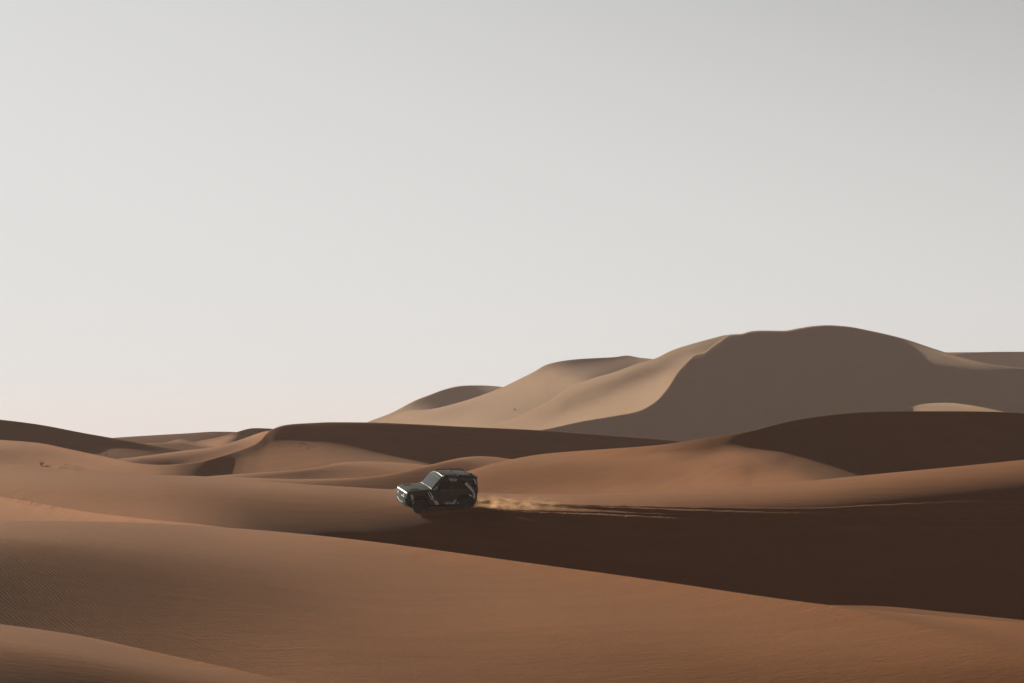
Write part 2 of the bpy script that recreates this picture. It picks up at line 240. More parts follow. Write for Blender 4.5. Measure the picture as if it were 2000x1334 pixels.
def solve(levels=((41, 8, 2500), (81, 12, 1200), (161, 16, 800), (321, 24, 400)), verbose=False):
    q = None
    for nu, nv, its in levels:
        xs, R, B, DY = setup(nu, nv)
        qmin = np.maximum(DY[:, :-1]/F_PX/.66, 0) + .0004/nv*12
        # resting shape: a plane that rises away from the camera, whatever the outline of the crest
        psi = R[..., 2]/.33 + (g_of(np.linspace(0, 1, nv), 0)*.02)[None, :, None]
        if q is None:
            q = psi-psi[:, -1:].mean(2, keepdims=True) + np.log([d['D'] for d in DUNES])[:, None, None]
        else:
            q = cubic_up(cubic_up(q, nu, 2), nv, 1)
        m = np.zeros_like(q); s = np.zeros_like(q); lr0 = .0015*(41/nu)**1.6
        for it in range(its):
            P = np.exp(q)[..., None]*R
            Pu = P[:, :-1, 1:]-P[:, :-1, :-1]+P[:, 1:, 1:]-P[:, 1:, :-1]
            Pv = P[:, 1:, :-1]-P[:, :-1, :-1]+P[:, 1:, 1:]-P[:, :-1, 1:]
            n = np.cross(Pu, Pv); ln = np.linalg.norm(n, axis=-1, keepdims=True); nh = n/ln
            b = nh@SUN
            bt = .25*(B[:, :-1, :-1]+B[:, 1:, :-1]+B[:, :-1, 1:]+B[:, 1:, 1:])
            e = b-bt; e = np.where((bt < 0) & (b < 0), .1*e, e)
            dn = (SUN-b[..., None]*nh)/ln*(2*e)[..., None]
            gu = np.cross(Pv, dn); gv = np.cross(dn, Pu)
            G = np.zeros_like(P)
            G[:, :-1, 1:] += gu-gv; G[:, :-1, :-1] += -gu-gv; G[:, 1:, 1:] += gu+gv; G[:, 1:, :-1] += -gu+gv
            g = (G*P).sum(-1)
            # smoothness
            su, sv = 2.0e2*(nu/141)**2, 1.2e2
            r = q-psi
            d2 = r[:, :, 2:]-2*r[:, :, 1:-1]+r[:, :, :-2]
            g[:, :, 2:] += su*d2; g[:, :, 1:-1] -= 2*su*d2; g[:, :, :-2] += su*d2
            d2 = q[:, 2:]-2*q[:, 1:-1]+q[:, :-2]
            g[:, 2:] += sv*d2; g[:, 1:-1] -= 2*sv*d2; g[:, :-2] += sv*d2
            du = r[:, :, 1:]-r[:, :, :-1]; k = 3.0
            g[:, :, 1:] += k*du; g[:, :, :-1] -= k*du
            v = q[:, 1:]-q[:, :-1]-qmin; h = np.minimum(v, 0)*2e4
            g[:, 1:] += h; g[:, :-1] -= h
            m = .9*m+.1*g; s = .99*s+.01*g*g
            lr = lr0*(1-it/its)**1.5+lr0*.004
            q = q-lr*(m/(1-.9**(it+1)))/(np.sqrt(s/(1-.99**(it+1)))+1e-6)
        if verbose:
            print(nu, nv, 'rms', [round(float(x), 3) for x in np.sqrt((e**2).mean((1, 2)))])
    r = q-psi                                    # last ironing of the sheets
    for ax, wts in ((2, (.08, .24, .36, .24, .08)), (1, (.2, .6, .2))):
        h = len(wts)//2; rp = np.concatenate([np.repeat(np.take(r, [0], ax), h, ax), r, np.repeat(np.take(r, [-1], ax), h, ax)], ax)
        n = r.shape[ax]; r = sum(w*np.take(rp, np.arange(k, k+n), ax) for k, w in enumerate(wts))
    q = r+psi
    # strictly increasing depth up each face
    top = q[:, -1:].copy()
    dq = np.maximum(np.diff(q, axis=1), qmin)
    q = np.concatenate([np.zeros_like(top), np.cumsum(dq, 1)], 1); q += top-q[:, -1:]
    return xs, q, b, bt
# ------------------------------------------------------------------ dune meshes
def build_dunes(NU=934, NF=56, NB=14):
    xs0, q, _, _ = solve()
    xs = columns(NU); v = np.linspace(0, 1, NF)
    Ds = []; out = []; top = np.full(NU, 9999.0); lo = np.zeros(NU)       # top: skyline of everything nearer, lo: how far away it is
    for i, d in enumerate(DUNES):
        D = np.exp(cubic_up(cubic_up(q[i], NU, 1), NF, 0))
        cy, fy = line(d, 'crest', xs), line(d, 'foot', xs)
        Y = fy[None]+(cy-fy)[None]*g_of(v, d['w'])[:, None]
        vis = (cy < top-.3) & (xs > -60) & (xs < 2060); mid = vis if vis.any() else np.ones(NU, bool)
        if d['name'] == 'N3':                                             # the car is 148 m away
            c = int(np.argmin(abs(xs-863))); D = D*148.0/float(np.interp(-998.5, -Y[:, c], D[:, c]))
        else: D = D*d['D']/D[-1, mid].mean()
        if i:
            Dv = np.array([np.interp(-top[c], -Y[:, c], D[:, c]) for c in np.where(vis)[0]]) if vis.any() else np.array([1e9])
            s = max(1.0, float(((lo[vis]*1.012+2)/Dv).max()) if vis.any() else 1.0)
            print('dune', d['name'], 'moved by', round(s, 3), 'crest', D[-1, mid].min()*s, D[-1, mid].max()*s)
            D = D*s
        if i:      # what lies well below the nearer skyline drops away behind it
            T = top+(25 if i < 7 else 7); DT = np.array([np.interp(-T[c], -Y[:, c], D[:, c]) for c in range(NU)])
            wall = np.maximum(DT, lo*1.01+1)
            D = np.where(Y > T[None], np.maximum(D, wall[None]), D)
        up = cy < top; lo = np.where(up, D[-1], lo); top = np.minimum(top, cy)
        Ds.append((D, Y))
    for i, d in enumerate(DUNES):
        D, Y = Ds[i]
        Z = CAM_Z-(Y-HOR)*D/F_PX; W = 1.0+D[-1].mean()/160
        m0 = np.clip(-(Y[-1]-HOR)/F_PX, -.2, .1) if d['w'] > .45 else np.full(NU, -.35)
        t = (np.linspace(0, 1, NB+1)[1:]**1.5)[:, None]; Lb = 26*W        # lee side, running out below the sand of the next dune
        Zb = Z[-1]+m0*Lb*t-(.42*Lb)*t**1.8; Db = D[-1]+t*Lb
        tf = np.array([1.0, .5, .2])[:, None]; m = np.clip((Z[1]-Z[0])/(D[1]-D[0]), .1, .6)
        Df = D[0]-tf*6*W; Zf = Z[0]-m*tf*6*W
        if i == 0: Df = Df[:0]; Zf = Zf[:0]
        DD = np.vstack([Df, D, Db]); ZZ = np.vstack([Zf, Z, Zb])
        XX = (xs[None]-1000)/F_PX*np.vstack([Df, D, Db])
        if i == 0:            # slope on which the photographer stands
            d0 = np.linspace(-20, D[0].min()-4, 40)[:, None]*np.ones(NU)[None]
            tt = np.clip((d0-2)/(D[0]-2), 0, 1); sm = tt*tt*(3-2*tt)
            z0 = 12.3+(Z[0]-12.3-3.2)*sm + 3.2*sm*sm
            XX0 = (xs[None]-1000)/F_PX*np.maximum(d0, 0)+(xs[None]-1000)/1400*14*np.clip(1-d0/(D[0]), 0, 1)
            DD = np.vstack([d0, DD]); ZZ = np.vstack([z0, ZZ]); XX = np.vstack([XX0, XX])
        nr = DD.shape[0]
        V = np.stack([XX, DD, ZZ], -1).reshape(-1, 3)
        r, c = np.meshgrid(np.arange(nr-1), np.arange(NU-1), indexing='ij'); a = (r*NU+c).ravel()
        me = mesh_np('dune', V, np.stack([a, a+1, a+NU+1, a+NU], 1))
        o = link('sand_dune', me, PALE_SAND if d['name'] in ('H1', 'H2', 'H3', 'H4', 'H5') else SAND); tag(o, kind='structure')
        out.append(o)
    print('lowest', min(float((CAM_Z-(Y-HOR)*D/F_PX).min()) for D, Y in Ds))
    return Ds, xs
DUNE_GRIDS, DUNE_XS = build_dunes()
me = mesh_np('ground', [(-2500, -600, -1), (2500, -600, -1), (2500, 2600, -1), (-2500, 2600, -1)], [(0, 1, 2, 3)])
tag(link('ground', me, SAND), kind='structure')
# ------------------------------------------------------------------ haze
def add_haze():
    bm = bmesh.new(); bmesh.ops.create_cube(bm, size=1); me = bpy.data.meshes.new('haze'); bm.to_mesh(me); bm.free()
    o = bpy.data.objects.new('haze', me); COL.objects.link(o); o['kind'] = 'stuff'
    o.location = (0, 1000, 17); o.scale = (5200, 3400, 62)
    m = bpy.data.materials.new('haze'); m.use_nodes = True; t = m.node_tree; t.nodes.remove(t.nodes['Principled BSDF'])
    pv = t.nodes.new('ShaderNodeVolumePrincipled'); pv.inputs['Color'].default_value = (.97, .79, .78, 1)
    pv.inputs['Density'].default_value = .00014; pv.inputs['Anisotropy'].default_value = .0
    t.links.new(pv.outputs[0], t.nodes['Material Output'].inputs['Volume']); me.materials.append(m)
add_haze()
# ------------------------------------------------------------------ the vehicle
from mathutils.bvhtree import BVHTree
def camo_paint():
    m = material('dark_wrap', (.022, .026, .024), .32); h = NT(m)
    h.b.inputs['Coat Weight'].default_value = .06; h.b.inputs['Coat Roughness'].default_value = .2
    tc = h.n('ShaderNodeTexCoord'); n = h.i(h.n('ShaderNodeTexNoise'), Vector=tc.outputs['Object'], Scale=2.2, Detail=4.0)
    r = h.n('ShaderNodeMapRange'); h.i(r, i0=n.outputs[0]); r.inputs[3].default_value = .40; r.inputs[4].default_value = .58
    h.b.inputs['Specular IOR Level'].default_value = .38
    h.t.links.new(r.outputs[0], h.b.inputs['Roughness'])
    # sand dust settled on the lower surfaces; sky reflection painted pale on upward faces
    mx = h.n('ShaderNodeMix', data_type='RGBA'); mx.inputs[6].default_value = (.020, .025, .022, 1); mx.inputs[7].default_value = (.07, .055, .04, 1)
    sp = h.n('ShaderNodeSeparateXYZ'); h.t.links.new(tc.outputs['Object'], sp.inputs[0])
    g = h.n('ShaderNodeMapRange'); h.i(g, i0=sp.outputs[2]); g.inputs[1].default_value = .9; g.inputs[2].default_value = .3; g.inputs[3].default_value = 0; g.inputs[4].default_value = .7
    mm = h.n('ShaderNodeMath', operation='MULTIPLY'); h.i(mm, i0=g.outputs[0], i1=n.outputs[0]); h.t.links.new(mm.outputs[0], mx.inputs[0])
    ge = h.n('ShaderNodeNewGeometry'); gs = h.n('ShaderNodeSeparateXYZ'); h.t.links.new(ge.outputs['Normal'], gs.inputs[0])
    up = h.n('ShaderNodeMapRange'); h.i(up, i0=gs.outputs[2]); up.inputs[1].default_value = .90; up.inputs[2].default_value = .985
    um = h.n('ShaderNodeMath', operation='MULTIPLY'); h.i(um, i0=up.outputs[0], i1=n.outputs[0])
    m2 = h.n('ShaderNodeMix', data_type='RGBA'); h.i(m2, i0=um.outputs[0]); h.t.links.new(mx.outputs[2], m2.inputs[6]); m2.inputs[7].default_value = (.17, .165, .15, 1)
    h.t.links.new(m2.outputs[2], h.b.inputs['Base Color'])
    return m
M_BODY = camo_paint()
M_STRIPE = material('pale_print', (.78, .83, .84), .8, Specular_IOR_Level=.1)
M_SIDE_GLASS = material('tinted_side_glass', (.006, .006, .007), .12, Specular_IOR_Level=.25)
M_GLASS = material('dark_glass', (.012, .013, .014), .04, Specular_IOR_Level=.7)
M_TRIM = material('black_trim', (.010, .010, .010), .85, Specular_IOR_Level=.12)
M_TYRE = material('tyre_rubber', (.018, .016, .014), .85)
M_RIM = material('dark_rim', (.03, .03, .032), .6, Specular_IOR_Level=.3)
M_LENS = material('lamp_lens', (.35, .37, .38), .08, .2)
M_RED = material('tail_lens', (.18, .01, .01), .15)
M_METAL = material('dull_metal', (.08, .08, .08), .6, .5)
def lerp(a, b, t): return a+(b-a)*t
def body_params(x):
    st = [(.845,.66,.50,1.00),(.83,.73,.47,1.055),(.80,.79,.44,1.095),(.74,.86,.41,1.13),(.64,.915,.38,1.15),(.48,.955,.37,1.17),(.2,.975,.36,1.195),(-.2,.98,.36,1.225),(-.55,.98,.36,1.25),(-.66,.98,.36,1.27),
          (-.80,.98,.36,1.43),(-.98,.98,.36,1.645),(-1.12,.98,.36,1.80),(-1.19,.98,.36,1.85),(-1.32,.98,.36,1.885),(-1.6,.98,.36,1.915),(-2.2,.98,.36,1.925),(-2.8,.98,.37,1.905),(-3.15,.975,.40,1.875),(-3.30,.965,.44,1.85),(-3.38,.945,.48,1.81),(-3.43,.91,.52,1.74),(-3.46,.86,.56,1.62)]
    xs = [s[0] for s in st][::-1]
    return [float(np.interp(x, xs, [s[k] for s in st][::-1])) for k in (1, 2, 3)]
def body_section(x):
    w, zb, T = body_params(x); h = min(1, max(0, (T-1.27)/.55)); belt = min(T-.055, 1.21)
    if x < -3.38: belt = min(belt, 1.2)
    yc = w*lerp(.94, .87, h); pts = [(0, zb), (w*.80, zb), (w*.93, zb+.02), (w*.975, zb+.12), (w*.995, .72), (w, .90), (w*.995, (belt+.9)/2), (w*.985, belt-.025), (w*.955, belt)]
    ztop = T-lerp(.03, .10, h)
    for t in (.08, .35, .65, .92): pts.append((lerp(w*.952, yc, t), lerp(belt+.004, ztop, t)))
    pts += [(yc-.004, ztop), (yc-.02-.012*h, T-lerp(.018, .045, h)), (yc-.08, T-lerp(.01, .016, h)), (yc*.72, T-.003*h), (yc*.4, T+.008), (0, T+.012)]
    return pts
def make_body_mesh():
    xs = [.845, .835, .82, .80, .77, .74, .69, .64, .56, .48]+list(np.arange(.38, -.5, -.1))+[-.55, -.62, -.66, -.70]+list(np.arange(-.75, -1.16, -.05))+[-1.19, -1.25, -1.32, -1.42]+list(np.arange(-1.55, -3.0, -.12))+[-3.08, -3.15, -3.22, -3.30, -3.34, -3.38, -3.41, -3.43, -3.45, -3.46]
    rings = []
    for x in xs:
        s = body_section(x); ring = [(x, y, z) for y, z in s]+[(x, -y, z) for y, z in s[-2:0:-1]]
        rings.append(ring)
    bm = bmesh.new(); V = [[bm.verts.new(p) for p in r] for r in rings]; n = len(V[0])
    for a, b in zip(V, V[1:]):
        for i in range(n): bm.faces.new((a[i], a[(i+1) % n], b[(i+1) % n], b[i]))
    for ring, sgn, cx in ((V[0], 1, .855), (V[-1], -1, -3.475)):        # nose and tail close over a slightly bulged inner ring
        m = [sum(v.co[k] for v in ring)/n for k in range(3)]
        inner = [bm.verts.new((cx, lerp(v.co.y, m[1], .25), lerp(v.co.z, m[2], .25))) for v in ring]
        for i in range(n): bm.faces.new((ring[i], inner[i], inner[(i+1) % n], ring[(i+1) % n]) if sgn > 0 else (ring[i], ring[(i+1) % n], inner[(i+1) % n], inner[i]))
        bm.faces.new(inner[::-1] if sgn > 0 else inner)
    bmesh.ops.recalc_face_normals(bm, faces=bm.faces[:])
    me = bpy.data.meshes.new('body'); bm.to_mesh(me); bm.free(); return me
def cyl_bm(r, y0, y1, x, z, n=40):
    bm = bmesh.new(); a = [bm.verts.new((x+r*math.cos(t), y0, z+r*math.sin(t))) for t in np.linspace(0, 2*math.pi, n, endpoint=False)]
    b = [bm.verts.new((v.co.x, y1, v.co.z)) for v in a]
    for i in range(n): bm.faces.new((a[i], b[i], b[(i+1) % n], a[(i+1) % n]))
    bm.faces.new(a); bm.faces.new(b[::-1]); bmesh.ops.recalc_face_normals(bm, faces=bm.faces[:]); return bm
def boolean_cut(me, cutter_bms):
    o = bpy.data.objects.new('tmp', me); COL.objects.link(o); tmp = [o]
    for bm in cutter_bms:
        cme = bpy.data.meshes.new('cut'); bm.to_mesh(cme); bm.free(); c = bpy.data.objects.new('cut', cme); COL.objects.link(c); tmp.append(c)
        md = o.modifiers.new('b', 'BOOLEAN'); md.object = c; md.operation = 'DIFFERENCE'; md.solver = 'EXACT'
    dg = bpy.context.evaluated_depsgraph_get(); out = bpy.data.meshes.new_from_object(o.evaluated_get(dg))
    for t in tmp: bpy.data.objects.remove(t)
    return out
def smooth(me, deg=32):
    me.polygons.foreach_set('use_smooth', [True]*len(me.polygons)); me.set_sharp_from_angle(angle=math.radians(deg)); return me
def box_bm(bm, c, s, rot=None, bevel=.0):
    r = bmesh.ops.create_cube(bm, size=1)['verts']
    M = Matrix.Translation(c) @ (rot or Matrix.Identity(4)) @ Matrix.Diagonal((*s, 1)); bmesh.ops.transform(bm, matrix=M, verts=r)
    if bevel: bmesh.ops.bevel(bm, geom=list({e for v in r for e in v.link_edges}), offset=bevel, segments=2, affect='EDGES', profile=.5)
def bm_obj(name, bm, mat, parent, sm=True):
    me = bpy.data.meshes.new(name); bm.to_mesh(me); bm.free()
    if sm: smooth(me)
    return link(name, me, mat, parent)
def tube_bm(bm, pts, r, n=8):
    pts = [Vector(p) for p in pts]; rings = []
    for i, p in enumerate(pts):
        d = (pts[min(i+1, len(pts)-1)]-pts[max(i-1, 0)]).normalized(); u = d.orthogonal().normalized(); w = d.cross(u)
        rings.append([bm.verts.new(p+r*(math.cos(t)*u+math.sin(t)*w)) for t in np.linspace(0, 2*math.pi, n, endpoint=False)])
    for a, b in zip(rings, rings[1:]):
        if (a[0].co-b[0].co).length > (a[0].co-b[n//2].co).length: pass
        for i in range(n): bm.faces.new((a[i], a[(i+1) % n], b[(i+1) % n], b[i]))
    bm.faces.new(rings[0][::-1]); bm.faces.new(rings[-1])
def lathe_bm(bm, prof, y0, x, z, sgn, n=48):          # profile of (radius, offset along the axle)
    rings = [[bm.verts.new((x+r*math.cos(t), y0+sgn*o, z+r*math.sin(t))) for t in np.linspace(0, 2*math.pi, n, endpoint=False)] for r, o in prof]
    for a, b in zip(rings, rings[1:]):
        for i in range(n): bm.faces.new((a[i], a[(i+1) % n], b[(i+1) % n], b[i]))
    bmesh.ops.recalc_face_normals(bm, faces=bm.faces[:])
AX_F, AX_R, WR = 0.0, -2.587, .40
def build_car():
    root = bpy.data.objects.new('off_road_car', None); COL.objects.link(root)
    tag(root, 'dark boxy off-road car with pale zebra stripes, driving across the dune and trailing dust', 'car')
    me0 = make_body_mesh(); bvh0 = BVHTree.FromPolygons([v.co[:] for v in me0.vertices], [p.vertices[:] for p in me0.polygons])
    cuts = [cyl_bm(.475, s*.55, s*1.2, ax, WR+.02) for ax in (AX_F, AX_R) for s in (1, -1)]
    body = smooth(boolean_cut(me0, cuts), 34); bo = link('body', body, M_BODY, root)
    def hit(o, d):
        r = bvh0.ray_cast(Vector(o), Vector(d)); return r[0], r[1]
    def side_pt(x, z, s=1, off=.006):
        p, n = hit((x, 3*s, z), (0, -s, 0))
        if p is None: return None
        if n.y*s < 0: n = -n
        return p+n*off
    def top_pt(x, y, off=.006):
        p, n = hit((x, y, 4), (0, 0, -1))
        if p is None: return None
        if n.z < 0: n = -n
        return p+n*off
    def front_pt(y, z, off=.006):
        p, n = hit((3, y, z), (-1, 0, 0))
        if p is None: return None
        if n.x < 0: n = -n
        return p+n*off
    def patch(name, f, quad, nu, nv, mat, parent=root, thick=.004, sm=True):   # quad of 2D corners mapped on the body skin, with thin edges
        bm = bmesh.new(); G = []
        for i in range(nu+1):
            row = []
            for j in range(nv+1):
                u, v = i/nu, j/nv
                a = lerp(lerp(quad[0][0], quad[1][0], u), lerp(quad[3][0], quad[2][0], u), v); b = lerp(lerp(quad[0][1], quad[1][1], u), lerp(quad[3][1], quad[2][1], u), v)
                p = f(a, b); row.append(None if p is None else bm.verts.new(p))
            G.append(row)
        for i in range(nu):
            for j in range(nv):
                q = (G[i][j], G[i+1][j], G[i+1][j+1], G[i][j+1])
                if all(q): bm.faces.new(q)
        r = bmesh.ops.extrude_face_region(bm, geom=bm.faces[:]); c = sum((v.co for v in bm.verts), Vector())/max(1, len(bm.verts))
        bm.normal_update()
        inside = Vector((-1.3, 0, 1.0))
        for v in [g for g in r['geom'] if isinstance(g, bmesh.types.BMVert)]:
            v.co += (inside-v.co).normalized()*(thick+.012)
        bmesh.ops.recalc_face_normals(bm, faces=bm.faces[:])
        return bm_obj(name, bm, mat, parent, sm)
    # bonnet, with its raised centre and chequered side plates
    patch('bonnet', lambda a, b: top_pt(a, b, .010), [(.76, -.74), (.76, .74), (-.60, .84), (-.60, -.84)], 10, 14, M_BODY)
    patch('bonnet_vent_panel', lambda a, b: top_pt(a, b, .022), [(.45, -.62), (.45, -.40), (.0, -.44), (.0, -.66)], 4, 6, M_TRIM)
    patch('bonnet_vent_panel', lambda a, b: top_pt(a, b, .022), [(.45, .40), (.45, .62), (.0, .66), (.0, .44)], 4, 6, M_TRIM)
    # glass
    patch('windscreen', lambda a, b: top_pt(a, b, .008), [(-.69, -.80), (-.69, .80), (-1.13, .77), (-1.13, -.77)], 12, 10, M_GLASS)
    for s in (1, -1):
        S = lambda a, b, s=s: side_pt(a, b, s, .008)
        patch('side_window', S, [(-.93, 1.27), (-1.24, 1.70), (-1.78, 1.735), (-1.78, 1.27)], 8, 8, M_SIDE_GLASS)
        patch('side_window', S, [(-1.86, 1.27), (-1.86, 1.735), (-2.66, 1.735), (-2.66, 1.27)], 8, 8, M_SIDE_GLASS)
        patch('rear_quarter_window', S, [(-2.94, 1.34), (-2.94, 1.72), (-3.26, 1.70), (-3.30, 1.34)], 5, 5, M_SIDE_GLASS)
        # doors: one long door each side, proud of the body, with a handle
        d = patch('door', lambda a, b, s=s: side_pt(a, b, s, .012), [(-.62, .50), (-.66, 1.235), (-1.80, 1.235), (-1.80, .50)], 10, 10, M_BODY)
        hb = bmesh.new(); p = side_pt(-1.62, 1.08, s, .03); box_bm(hb, p, (.20, .03, .035), bevel=.01); bm_obj('door_handle', hb, M_TRIM, d)
        patch('rear_side_panel', lambda a, b, s=s: side_pt(a, b, s, .010), [(-1.84, .62), (-1.84, 1.235), (-3.30, 1.235), (-3.34, 1.02)], 4, 8, M_BODY) if False else None
        patch('sill', lambda a, b, s=s: side_pt(a, b, s, .020), [(-.50, .385), (-.50, .47), (-2.10, .47), (-2.10, .385)], 10, 2, M_TRIM)
        # wheel arches
        for ax in (AX_F, AX_R):
            bm = bmesh.new(); rows = []
            for t in np.linspace(math.radians(-12), math.radians(192), 30):
                row = []
                for rr, off in ((.475, -.06), (.475, .045), (.50, .052), (.545, .035), (.56, .0)):
                    x, z = ax+rr*math.cos(t), WR+.02+rr*math.sin(t)
                    p, _ = hit((x, 3*s, max(z, .52)), (0, -s, 0)); y = abs(p.y) if p is not None else .90
                    row.append(bm.verts.new((x, s*(max(y, .90)+off), z)))
                rows.append(row)
            for a, b in zip(rows, rows[1:]):
                for i in range(4): bm.faces.new((a[i], a[i+1], b[i+1], b[i]))
            bmesh.ops.recalc_face_normals(bm, faces=bm.faces[:]); bmesh.ops.solidify(bm, geom=bm.faces[:], thickness=.008)
            bm_obj('wheel_arch', bm, M_TRIM, root)
        # mirror
        bm = bmesh.new(); box_bm(bm, (-.93, s*1.10, 1.30), (.14, .24, .19), Matrix.Rotation(s*math.radians(8), 4, 'Z'), .045)
        box_bm(bm, (-.93, s*.99, 1.245), (.07, .14, .05), None, .012); mo = bm_obj('wing_mirror', bm, M_TRIM, root)
        gb = bmesh.new(); box_bm(gb, (-1.003, s*1.11, 1.30), (.008, .19, .14), Matrix.Rotation(s*math.radians(8), 4, 'Z'), .003); bm_obj('mirror_glass', gb, M_METAL, mo)
        # roof rail on three feet
        bm = bmesh.new(); P = [Vector((x, s*.72, body_params(x)[2]+.052)) for x in np.linspace(-1.42, -3.12, 14)]
        P[0].z -= .035; P[-1].z -= .035; tube_bm(bm, P, .019)
        for x in (-1.5, -2.3, -3.05): box_bm(bm, (x, s*.72, body_params(x)[2]+.018), (.07, .035, .05), None, .006)
        bm_obj('roof_rail', bm, M_TRIM, root)
        # headlight: square housing, round ring and lens
        bm = bmesh.new(); c = Vector((.73, s*.62, .96)); box_bm(bm, c, (.16, .24, .20), Matrix.Rotation(-s*math.radians(26), 4, 'Z'), .035); hl = bm_obj('headlight', bm, M_TRIM, root)
        def ring_at(cen, r0, r1, dep, mat, nm, par):
            bm = bmesh.new(); lathe_bm(bm, [(r0, 0), (r0, dep), (r1, dep), (r1, 0)] if r0 > 0 else [(.0005, dep), (r1*.6, dep*.8), (r1, 0)], 0, 0, 0, 1, 28)
            M = Matrix.Translation(cen) @ Matrix.Rotation(s*math.radians(26), 4, 'Z') @ Matrix.Rotation(-math.pi/2, 4, 'Z')
            if s < 0: M = Matrix.Translation(cen) @ Matrix.Rotation(-math.radians(26), 4, 'Z') @ Matrix.Rotation(-math.pi/2, 4, 'Z')
            bmesh.ops.transform(bm, matrix=M, verts=bm.verts[:]); bmesh.ops.recalc_face_normals(bm, faces=bm.faces[:]); return bm_obj(nm, bm, mat, par)
        fc = c+Vector((math.cos(s*math.radians(26)), math.sin(s*math.radians(26)), 0))*.082
        ring_at(fc, .068, .088, .014, M_STRIPE, 'lamp_ring', hl); ring_at(fc, 0, .066, .012, M_LENS, 'lamp_lens', hl)
        # tail lights, two small squares down the corner
        for z in (1.0, 1.18):
            bm = bmesh.new(); box_bm(bm, (-3.44, s*.80, z), (.06, .11, .11), None, .012); bm_obj('tail_light', bm, M_RED, root)
        # front wing intake and tow eye
        patch('side_vent', lambda a, b, s=s: side_pt(a, b, s, .012), [(-.30, .98), (-.30, 1.13), (-.52, 1.15), (-.52, .98)], 3, 3, M_TRIM)
        bm = bmesh.new(); tube_bm(bm, [(.84, s*.42, .50), (.90, s*.42, .50), (.92, s*.42, .46), (.90, s*.42, .42), (.84, s*.42, .42)], .014); bm_obj('tow_eye', bm, M_METAL, root)
    # nose
    patch('nose_panel', lambda a, b: front_pt(a, b, .012), [(-.66, .62), (.66, .62), (.64, 1.035), (-.64, 1.035)], 10, 8, M_TRIM)
    bm = bmesh.new(); box_bm(bm, (.845, 0, .97), (.05, 1.02, .16), None, .02); gr = bm_obj('grille', bm, M_TRIM, root)
    for k in range(3):
        bm = bmesh.new(); box_bm(bm, (.872, 0, .925+k*.045), (.012, .96, .012), None, .003); bm_obj('grille_bar', bm, M_TRIM, gr)
    bm = bmesh.new(); box_bm(bm, (.835, 0, .72), (.10, 1.42, .20), None, .04); box_bm(bm, (.80, 0, .56), (.14, 1.50, .17), None, .05); bm_obj('bumper', bm, M_TRIM, root)
    bm = bmesh.new(); box_bm(bm, (.74, 0, .45), (.26, 1.0, .05), Matrix.Rotation(math.radians(-24), 4, 'Y'), .01); bm_obj('skid_plate', bm, M_METAL, root)
    patch('number_plate_mount', front_pt, [(-.26, .64), (.26, .64), (.26, .75), (-.26, .75)], 4, 2, M_TRIM)
    # roof: panoramic panel, front rack edge, aerial fin
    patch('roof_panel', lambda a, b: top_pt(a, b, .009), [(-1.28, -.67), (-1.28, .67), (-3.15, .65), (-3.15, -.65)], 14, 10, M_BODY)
    patch('sunroof_glass', lambda a, b: top_pt(a, b, .016), [(-1.36, -.46), (-1.36, .46), (-2.2, .46), (-2.2, -.46)], 8, 6, M_GLASS)
    bm = bmesh.new(); box_bm(bm, (-3.12, .35, 1.935), (.20, .035, .07), Matrix.Rotation(math.radians(-10), 4, 'Y'), .012); bm_obj('aerial_fin', bm, M_TRIM, root)
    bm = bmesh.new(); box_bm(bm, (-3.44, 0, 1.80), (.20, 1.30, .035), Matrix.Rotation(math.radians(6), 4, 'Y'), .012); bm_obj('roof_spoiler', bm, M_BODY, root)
    # a-pillars
    for s in (1, -1):
        bm = bmesh.new(); P = [top_pt(x, s*lerp(.87, .82, (x+.68)/-.46), .004) for x in np.linspace(-.68, -1.14, 8)]
        tube_bm(bm, P, .026, 8); bm_obj('windscreen_pillar', bm, M_TRIM, root)
        bm = bmesh.new(); tube_bm(bm, [top_pt(-.66, s*.12, .03), top_pt(-.72, s*.45, .02), top_pt(-.74, s*.66, .02)], .010, 6); bm_obj('wiper', bm, M_TRIM, root)
    # underbody
    bm = bmesh.new(); box_bm(bm, (-1.3, 0, .42), (3.9, 1.0, .20), None, .03); box_bm(bm, (-1.3, 0, .60), (2.0, 1.6, .2), None, .03)
    for ax in (AX_F, AX_R): box_bm(bm, (ax, 0, WR), (.12, 1.5, .12), None, .02)
    bm_obj('chassis', bm, M_TRIM, root)
    # wheels
    def wheel(x, y, s, z=WR, name='wheel', steer=0.):
        prof = [(.245, .02), (.262, -.005), (.31, -.012), (.375, .0), (.392, .018)]
        bm = bmesh.new(); lathe_bm(bm, [(.30, .0), (.10, .03), (.05, .02), (.0005, .015)], 0, 0, 0, -1, 24)
        hub = bm_obj(name, bm, M_RIM, root)
        bm = bmesh.new(); pr = [(.258, 0), (.27, .012), (.33, .016), (.372, .0), (.392, -.022), (.398, -.06), (.398, -.20), (.392, -.238), (.372, -.26), (.30, -.272), (.258, -.262)]
        lathe_bm(bm, pr, 0, 0, 0, 1, 72)
        for k in range(36):                                              # tread blocks
            a = 2*math.pi*k/36
            for o in (-.055, -.13, -.205):
                box_bm(bm, (.402*math.cos(a+o), o, .402*math.sin(a+o)), (.016, .055, .042), Matrix.Rotation(-(a+o), 4, 'Y'), 0)
        ty = bm_obj('tyre', bm, M_TYRE, hub)
        bm = bmesh.new(); lathe_bm(bm, [(.258, 0), (.25, -.02), (.235, -.05), (.235, -.2)], 0, 0, 0, 1, 48)
        for k in range(6):
            a = 2*math.pi*k/6; R = Matrix.Rotation(-a, 4, 'Y')
            for da in (-.11, .11):
                R2 = Matrix.Rotation(-(a+da), 4, 'Y'); box_bm(bm, R2 @ Vector((.15, -.028, 0)), (.20, .03, .03), R2, .006)
        box_bm(bm, (0, -.03, 0), (.09, .045, .09), None, .02)
        bm_obj('rim', bm, M_RIM, hub)
